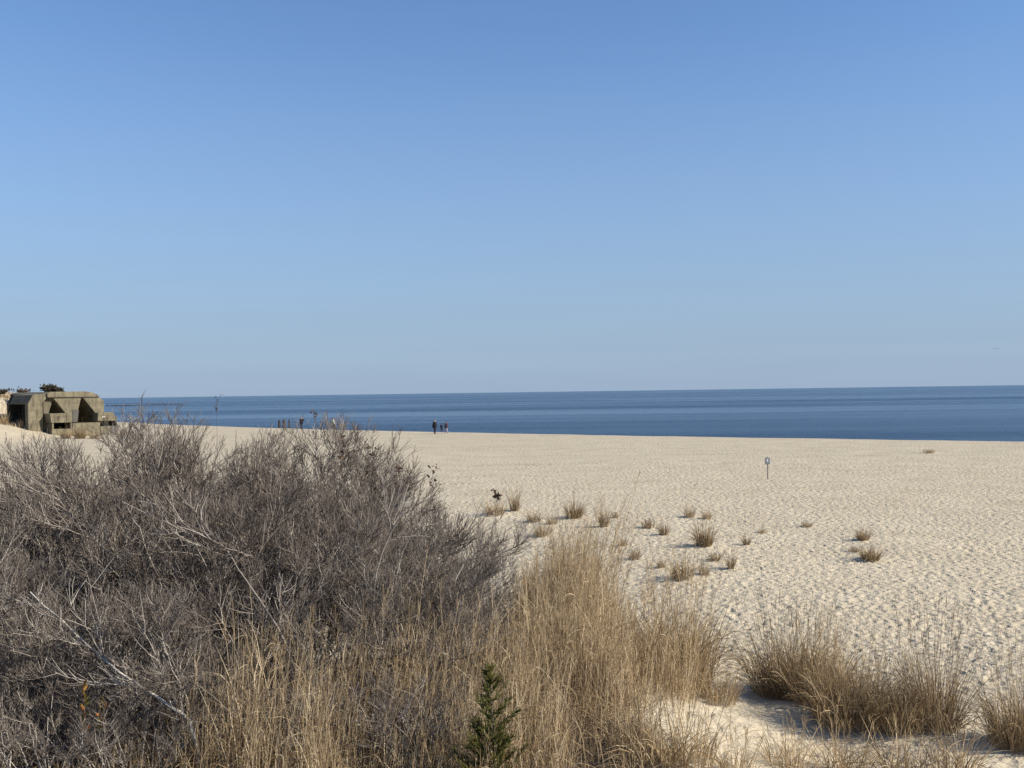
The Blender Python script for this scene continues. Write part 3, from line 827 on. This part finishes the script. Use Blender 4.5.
# ------------------------------------------------------------ cedar sapling
p = hit(497, 800); 
p = at(496, 800, 10.5); z0 = gz(p[0], p[1]); top = at(489, 668, 10.5)
ced = empty('cedar_sapling', (p[0], p[1], z0)); tag(ced, 'young green cedar sapling standing in the dry grass', 'tree')
g = np.random.default_rng(15); HT = top[2]-z0
st = Strands()
tr = np.array([[0, 0, -.05], [-.005, 0, HT*.3], [-.02, 0, HT*.6], [-.04, .01, HT*.85], [-.05, .01, HT]])[None]
st.tubes(tr, np.array([[.014, .011, .008, .005, .002]]), np.array([.25]), 6)
obj('trunk', st.mesh('trunk', M_BARK), ced)
nb = 90; tt = .14+.83*g.random(nb)**1.35; q, d = sample(tr, np.zeros(nb, int), tt)
a = g.uniform(0, 6.28, nb); el = g.uniform(.35, .95, nb)
d = np.stack([np.cos(a)*np.cos(el), np.sin(a)*np.cos(el), np.sin(el)], 1)
L = (.58*(1-tt)**1.15+.03)*g.uniform(.5, 1.2, nb)
B = poly(q, d, L, 6, .1, .08, g)
fo = Strands(); fo.tubes(B, np.linspace(.005, .002, 6)[None].repeat(nb, 0), np.full(nb, .2), 3)
n = 2000; i = g.choice(nb, n, p=(L+.03)/(L+.03).sum()); q, d = sample(B, i, g.uniform(.15, 1, n)); hz = q[:, 2]/HT
C = poly(q, spread(d, g.uniform(.2, .8, n), g), g.uniform(.04, .10, n), 4, .12, .05, g)
tn = np.clip(g.uniform(.0, .75, n)+.7*np.clip(.6-hz, 0, 1), 0, 1)
fo.tubes(C, np.array([.0035, .0038, .003, .001])[None].repeat(n, 0), tn, 3)
m = 18000; j = g.integers(0, n, m); q, d = sample(C, j, g.uniform(.05, 1, m))
D = poly(q, spread(d, g.uniform(.4, .9, m), g), g.uniform(.012, .026, m), 3, .05, .02, g)
fo.tubes(D, np.array([.0016, .0016, .0006])[None].repeat(m, 0), tn[j], 3)
obj('foliage', fo.mesh('foliage', M_GREEN), ced)

# leafy sprig on the left
M_SPRIG = tinted('sprig_leaf', [(0.0, (0.10, 0.095, 0.025)), (0.5, (0.22, 0.16, 0.035)), (0.8, (0.36, 0.14, 0.045)), (1.0, (0.42, 0.17, 0.06))], 0.6, .25)
def sprig(px, py, Y, hpx, label, seed):
    g = np.random.default_rng(seed)
    p = at(px, py, Y); z = gz(p[0], p[1]); Ht = p[2]-z
    t = empty('leafy_sprig', (p[0], p[1], z)); tag(t, label, 'plant')
    st = Strands(); P = poly(np.array([[0, 0, -.05], [.02, .01, -.05], [-.02, 0, -.05]]), np.array([[0, 0, 1.], [.12, 0, 1], [-.1, .05, 1]]), np.array([Ht, Ht*.85, Ht*.8]), 8, .05, .02, g)
    st.tubes(P, np.linspace(.006, .003, 8)[None].repeat(3, 0), np.full(3, .3), 5); obj('stem', st.mesh('stem', M_BARK), t)
    n = 46; i = g.integers(0, 3, n); q, d = sample(P, i, 1-.30*g.random(n)**1.2*hpx/45)
    L = g.uniform(.06, .11, n); Q_ = poly(q, spread(d, g.uniform(.3, .9, n), g), L, 5, .08, .03, g)
    lf = Strands(); lf.ribbons(Q_, np.array([.12, .3, .34, .22, .02])[None]*L[:, None], np.clip(g.normal(.45, .33, n), 0, 1), norm(g.normal(0, 1, (n, 3))))
    obj('leaves', lf.mesh('leaves', M_SPRIG), t)
sprig(88, 678, 11.0, 45, 'small sprig with olive and orange leaves in the brush', 4)

# dried weed stalks whose dark heads stick out above the shrubs
def stalk(px, py, Y, size, label, seed):
    g = np.random.default_rng(seed); p = at(px, py, Y); z = gz(p[0], p[1]); Ht = p[2]-z
    t = empty('weed_stalk', (p[0], p[1], z)); tag(t, label, 'weed stalk', 'dried weed stalks among the shrubs')
    st = Strands(); P = poly(np.array([[0, 0, -.05]]), np.array([[g.normal(0, .03), 0, 1.]]), np.array([Ht]), 9, .02, .01, g)
    P[:, :, :2] -= P[:, -1:, :2]*np.linspace(0, 1, 9)[None, :, None]
    st.tubes(P, np.linspace(.005, .0018, 9)[None], np.array([.05]), 5)
    n = 7; q, d = sample(P, np.zeros(n, int), g.uniform(.86, .99, n)); C = poly(q, spread(d, g.uniform(.3, .7, n), g), g.uniform(.08, .2, n), 4, .1, .05, g)
    st.tubes(C, np.full((n, 4), .0025), np.full(n, .2), 3)
    obj('stem', st.mesh('stem', M_BARK), t)
    m = 26; q = np.concatenate([C[:, -1]]*4)[:m]+g.normal(0, .012, (m, 3)); q = np.concatenate([q, P[:, -1].repeat(6, 0)]); m = len(q)
    L = size*g.uniform(.5, 1.1, m); Q_ = poly(q, g.normal(0, 1, (m, 3))+np.array([0, 0, .6]), L, 4, .2, 0, g)
    lf = Strands(); lf.ribbons(Q_, np.array([.2, .5, .45, .05])[None]*L[:, None], g.random(m), norm(g.normal(0, 1, (m, 3))))
    obj('dry_leaves', lf.mesh('dry_leaves', M_DEADLEAF), t)
for k, a in enumerate([
    (216, 393, 17.6, .035, 'tallest weed stalk, its seed head against the sky'),
    (315, 411, 17.5, .05, 'weed stalk with its dark head before the sea between the people on the left'),
    (433, 469, 16.8, .08, 'weed stalk with a dark curled leaf head against the sand'),
    (496, 492, 17.0, .08, 'weed stalk with a forked dark head left of the upright tuft'),
    (372, 452, 17.0, .06, 'weed stalk standing against the sand right of the water people'),
    (343, 440, 17.2, .07, 'weed stalk with dark leaves just below the walking person'),
    (399, 465, 16.6, .06, 'short weed stalk left of the curled leaf head')]):
    stalk(*a, 400+k)

# ------------------------------------------------------------ sign, posts, jetty, bird
M_ALU = plain('sign_grey', (0.19, 0.20, 0.21), .5, .15)
M_WHITE = plain('sign_white', (0.62, 0.62, 0.62), .6, .1)
M_POST = plain('post_steel', (0.09, 0.085, 0.08), .6, .2)
p = hit(767.8, 479.3); k = p[1]/F
sg = empty('beach_sign', (p[0], p[1], gz(p[0], p[1])), R(6)); tag(sg, 'small grey sign with a pale mark on a thin post in the sand', 'sign')
Hs = 22.3*k
mb = MB(); mb.box(-.022, .022, -.02, .02, -.4, Hs); mb.build('post', M_POST, sg, .004)
mb = MB(); mb.box(-2.7*k-.02, 2.7*k-.02, -.034, -.022, Hs-7.4*k, Hs-.7*k); pn = mb.build('panel', M_ALU, sg, .004)
mb = MB(); mb.add([(-.055, -.037, Hs-4.8*k), (.03, -.037, Hs-5.0*k), (.035, -.037, Hs-2.2*k), (-.015, -.037, Hs-1.6*k), (-.06, -.037, Hs-2.6*k)], [(0, 1, 2, 3, 4)]); mb.build('pale_mark', M_WHITE, pn)

M_WOOD = plain('wet_wood', (0.055, 0.045, 0.04), .85, .35, 6)
for px, top_, wpx, label in ((279.2, 420.3, 2.5, 'dark wooden post at the water, left of the row of three'), (283.7, 420.3, 2.7, 'dark wooden post at the water, middle of the row of three'),
                        (289.2, 419.8, 1.6, 'thin dark wooden post at the water, right of the row of three')):
    Y = 172.0; p = at(px, top_, Y); z = gz(p[0], p[1]); k = Y/F
    t = empty('wooden_post', (p[0], p[1], z)); tag(t, label, 'post', 'wooden posts at the water edge')
    mb = MB(); h = p[2]-z
    mb.tube((0, 0, -.8), (0.02, 0, h), wpx*k*.52, wpx*k*.47, 10); mb.build('pile', M_WOOD, t, .02)
    mb = MB(); mb.tube((0.02, 0, h), (0.02, 0, h+.08), wpx*k*.38, wpx*k*.2, 10); mb.build('worn_top', M_WOOD, t)

g = np.random.default_rng(9)
M_ROCK = plain('jetty_rock', (0.055, 0.052, 0.05), .8, .4, 3)
p = at(109, 405.3, 900); q = at(182, 404.6, 960)
mb = MB()
for i in range(300):
    f = (i+g.random())/300; c = p*(1-f)+q*f; rr_ = g.uniform(.4, 1.0)
    c = np.array([c[0]-p[0]+g.normal(0, 1.0), c[1]-p[1]+g.normal(0, 1.6), g.uniform(-.6, .45)*(1-.5*f)])
    vv = [Vector(v)*rr_*g.uniform(.75, 1.2) for v in ((1,0,0),(-1,0,0),(0,1,0),(0,-1,0),(0,0,.8),(0,0,-.8),(.6,.6,.5),(-.6,.6,.5),(.6,-.6,.5),(-.6,-.6,.5))]
    import bmesh
    bm = bmesh.new()
    for v in vv: bm.verts.new(v+Vector(c))
    hl = bmesh.ops.convex_hull(bm, input=bm.verts)
    bm.verts.index_update()
    vs_ = [v.co[:] for v in bm.verts]; fs = [tuple(v.index for v in f_.verts) for f_ in bm.faces]
    bm.free(); mb.add(vs_, fs)
j = mb.build('rock_jetty', M_ROCK); j.location = (p[0], p[1], SEA_Z)
tag(j, 'long low dark rock jetty out in the sea right of the bunker', 'jetty')

M_GULL = plain('gull_grey', (0.10, 0.11, 0.13), .8, .2)
p = at(997, 349, 170)
bd = empty('gull', tuple(p), R(60)); tag(bd, 'tiny grey gull flying low over the sea at the right', 'bird')
mb = MB()
pr = [(-.26, .0), (-.2, .03), (-.08, .06), (.06, .062), (.16, .045), (.21, .03), (.27, .005)]
ring = []; nn = 10
for x, r_ in pr:
    for i in range(nn): ring.append((x, r_*math.cos(6.2832*i/nn), r_*math.sin(6.2832*i/nn)*.9))
mb.add(ring, [(a*nn+i, a*nn+(i+1) % nn, (a+1)*nn+(i+1) % nn, (a+1)*nn+i) for a in range(len(pr)-1) for i in range(nn)])
mb.build('body', M_GULL, bd, smooth=True)
for sgn in (-1, 1):
    mb = MB(); sec = [(0.0, .09, -.06, .02), (.28, .10, -.05, .12), (.5, .05, -.07, .10), (.68, -.02, -.08, .05)]
    vs_ = []
    for y_, xl, xt, z_ in sec: vs_ += [(xl, sgn*y_, z_+.008), (xl, sgn*y_, z_-.008), (xt, sgn*y_, z_-.004), (xt, sgn*y_, z_+.006)]
    mb.add(vs_, [(a*4+i, a*4+(i+1) % 4, a*4+4+(i+1) % 4, a*4+4+i) for a in range(3) for i in range(4)]+[(0, 1, 2, 3), (12, 13, 14, 15)])
    mb.build('wing', M_GULL, bd)

# ------------------------------------------------------------ people
M_SKIN = plain('skin', (0.45, 0.28, 0.20), .6, .1)
def cloth(name, c): return plain(name, c, .9, .2, 20)
def skinned(name, verts, edges, root, mat, parent, sub=2):
    me = bpy.data.meshes.new(name)
    me.from_pydata([v[:3] for v in verts], edges, [])
    o = bpy.data.objects.new('tmp', me); COL.objects.link(o)
    o.modifiers.new('skin', 'SKIN').use_smooth_shade = True
    sv = me.skin_vertices[0].data
    for i, v in enumerate(verts):
        r = v[3]; sv[i].radius = (r if not isinstance(r, tuple) else r[0], r if not isinstance(r, tuple) else r[1]); sv[i].use_root = (i == root)
    m = o.modifiers.new('sub', 'SUBSURF'); m.levels = sub; m.render_levels = sub
    dg = bpy.context.evaluated_depsgraph_get(); dg.update()
    ne = bpy.data.meshes.new_from_object(o.evaluated_get(dg)); ne.name = name
    bpy.data.objects.remove(o)
    ne.materials.clear(); ne.materials.append(mat)
    for p_ in ne.polygons: p_.use_smooth = True
    return obj(name, ne, parent)

def person(loc, height, rz, label, pose, jacket, trousers, hair, shoe, hat=None, hem=.80, group=None, bulk=1.0):
    t = empty('person', loc, rz); t.scale = (height/1.75,)*3
    tag(t, label, 'person', group)
    J = pose        # joints in metres for a 1.75 m body facing -y
    V = []; E = []
    def v(p_, r): V.append((*p_, r)); return len(V)-1
    def chain(start, pts):
        a = start
        for p_, r in pts:
            b = v(p_, r); E.append((a, b)); a = b
        return a
    pel = v((0, 0, .95), .11)
    ch = chain(pel, [((0, 0, 1.10), .11), ((0, 0, 1.30), .13), ((0, 0, 1.43), .10)])
    nk = chain(ch, [((0, -.005, 1.50), .055), ((0, -.02, 1.57), .068), ((0, -.02, 1.65), .088), ((0, -.01, 1.72), .062)])
    E_head = len(V)-2
    chain(E_head, [((0, -.105, 1.625), .018)])
    chain(E_head, [((.088, 0, 1.64), .018)]); chain(E_head, [((-.088, 0, 1.64), .018)])
    for s_ in (1, -1):
        k_ = 'r' if s_ > 0 else 'l'
        el, wr = J['elbow_'+k_], J['wrist_'+k_]
        sh = (.17*s_, 0, 1.42)
        wv_ = chain(ch, [(sh, .066), (tuple(np.array(sh)*.5+np.array(el)*.5), .052), (el, .043), (tuple(np.array(el)*.5+np.array(wr)*.5), .040), (wr, .028)])
        dv = norm(np.array(wr)-np.array(el)); sd_ = np.array([0, -1.0, 0]); sd_ = norm(sd_-dv*(sd_@dv)); pn_ = np.cross(dv, sd_)
        pm = chain(wv_, [(tuple(np.array(wr)+dv*.075), .034)])
        for fi, (off, ln) in enumerate(((-.03, .075), (-.010, .085), (.010, .08), (.030, .062))):
            b0 = np.array(wr)+dv*.095+sd_*off
            chain(pm, [(tuple(b0), .0095), (tuple(b0+dv*ln*.5+pn_*.008*s_), .0088), (tuple(b0+dv*ln*.9+pn_*.028*s_), .0075)])
        b0 = np.array(wr)+dv*.035+sd_*.035
        chain(wv_, [(tuple(b0), .011), (tuple(b0+sd_*.03+dv*.03), .010), (tuple(b0+sd_*.035+dv*.06), .0085)])
        hp = (.095*s_, 0, .90); kn, an = J['knee_'+k_], J['ankle_'+k_]
        av = chain(pel, [(hp, .085), (tuple(np.array(hp)*.5+np.array(kn)*.5), .072), (kn, .052), (tuple(np.array(kn)*.55+np.array(an)*.45), .055), (an, .038)])
        chain(av, [((an[0], an[1]-.03, .035), .036), ((an[0]+.01*s_, an[1]-.15, .03), .028)])
    skinned('body', V, E, pel, M_SKIN, t)
    # jacket follows torso and sleeves
    V = []; E = []
    c0 = v((0, 0, hem), .24*bulk); c1 = chain(c0, [((0, 0, 1.0), .235*bulk), ((0, 0, 1.15), .215*bulk), ((0, 0, 1.32), .22*bulk), ((0, 0, 1.44), .13), ((0, -.005, 1.49), .085)])
    cr = len(V)-2
    for s_ in (1, -1):
        k_ = 'r' if s_ > 0 else 'l'; el, wr = np.array(J['elbow_'+k_]), np.array(J['wrist_'+k_]); sh = np.array((.175*s_, 0, 1.415))
        chain(cr, [(tuple(sh), .095), (tuple(sh*.5+el*.5), .085), (tuple(el), .076), (tuple(el*.5+wr*.5), .072), (tuple(el*-.08+wr*1.08), .07)])
    skinned('jacket', V, E, 0, jacket, t)
    V = []; E = []
    c0 = v((0, 0, 1.0), .15)
    for s_ in (1, -1):
        k_ = 'r' if s_ > 0 else 'l'; kn, an = np.array(J['knee_'+k_]), np.array(J['ankle_'+k_]); hp = np.array((.097*s_, 0, .88))
        chain(c0, [(tuple(hp), .125), (tuple(hp*.5+kn*.5), .112), (tuple(kn), .094), (tuple(kn*.5+an*.5), .084), (tuple(an+np.array([0, 0, .02])), .072)])
    skinned('trousers', V, E, 0, trousers, t)
    for s_ in (1, -1):
        an = np.array(J['ankle_'+('r' if s_ > 0 else 'l')]); V = []; E = []
        a_ = v(tuple(an+np.array([0, .03, -.02])), .045); chain(a_, [(tuple(an*[1, 1, 0]+[0, -.03, .045]), .048), (tuple(an*[1, 1, 0]+[.01*s_, -.17, .038]), .038)])
        skinned('shoe', V, E, 0, shoe, t, 1)
    V = []; E = []
    a_ = v((0, .04, 1.56), .085); chain(a_, [((0, .035, 1.66), .115), ((0, .012, 1.745), .085)])
    skinned('hair', V, E, 0, hair, t, 1)
    if hat is not None:
        V = []; E = []
        a_ = v((0, -.005, 1.69), .13); chain(a_, [((0, -.01, 1.76), .11), ((0, -.005, 1.81), .03)])
        skinned('hat', V, E, 0, hat, t, 1)
    return t
STAND = dict(elbow_r=(.24, .03, 1.13), wrist_r=(.22, -.10, .90), elbow_l=(-.24, .03, 1.13), wrist_l=(-.22, -.10, .90),
             knee_r=(.10, -.02, .50), ankle_r=(.11, .02, .09), knee_l=(-.10, -.02, .50), ankle_l=(-.11, .02, .09))
WALK = dict(elbow_r=(.23, .14, 1.15), wrist_r=(.22, .08, .92), elbow_l=(-.23, -.08, 1.15), wrist_l=(-.20, -.28, 1.02),
            knee_r=(.09, -.16, .53), ankle_r=(.09, -.22, .10), knee_l=(-.09, .03, .50), ankle_l=(-.09, .26, .13))
PHOTO = dict(elbow_r=(.27, -.18, 1.22), wrist_r=(.10, -.32, 1.46), elbow_l=(-.27, -.18, 1.22), wrist_l=(-.10, -.32, 1.46),
             knee_r=(.10, -.02, .50), ankle_r=(.11, .02, .09), knee_l=(-.10, -.02, .50), ankle_l=(-.11, .02, .09))
C_BLK = cloth('black_cloth', (.014, .015, .02)); C_NAVY = cloth('navy_cloth', (.02, .03, .06)); C_PLUM = cloth('plum_cloth', (.045, .025, .045))
C_LAV = cloth('pale_lavender_cloth', (.30, .28, .34)); C_HAIR = cloth('dark_hair', (.02, .016, .014)); C_HAT = cloth('blue_grey_knit', (.10, .14, .25))
C_BROWN = cloth('brown_leather', (.05, .035, .02)); C_TEAL = cloth('pale_teal_cloth', (.45, .58, .58)); C_CHAR = cloth('charcoal_cloth', (.03, .03, .035))
GP = 'people on the beach'
def foot_at(px, py): 
    p_ = hit(px, py); return (p_[0], p_[1], gz(p_[0], p_[1]))
p = foot_at(434.8, 434.0); person(p, 15.0*p[1]/F/1.04, R(75), 'person in a long black coat and blue grey hat, leftmost of the three', STAND, C_BLK, C_BLK, C_HAIR, C_BROWN, C_HAT, .62, GP, 1.35)
p = foot_at(446.3, 433.2); person(p, 12.0*p[1]/F, R(215), 'person with dark hair in a plum jacket and pale trousers, right of the three', WALK, C_PLUM, C_LAV, C_HAIR, C_CHAR, None, .72, GP, 1.25)
Y = 142.0; q_ = at(441.6, 423.2, Y); zz = gz(q_[0], q_[1]); person((q_[0], q_[1], zz), max(1.2, q_[2]-zz), R(190), 'person in navy, half hidden beyond the beach edge in the middle of the three', STAND, C_NAVY, C_CHAR, C_HAIR, C_CHAR, None, .8, GP)
Y = 160.0; q_ = at(301.3, 417.0, Y); zz = gz(q_[0], q_[1]); person((q_[0], q_[1], zz), q_[2]-zz, R(70), 'person in black holding something up to the face at the water', PHOTO, C_BLK, C_CHAR, C_HAIR, C_BLK, None, .74, GP, 1.2)
Y = 165.0; q_ = at(333.2, 418.0, Y); zz = gz(q_[0], q_[1]); person((q_[0], q_[1], zz), q_[2]-zz, R(80), 'person in a pale top and dark trousers walking by the water', WALK, C_TEAL, C_BLK, C_HAIR, C_BLK, None, .84, GP, 1.15)
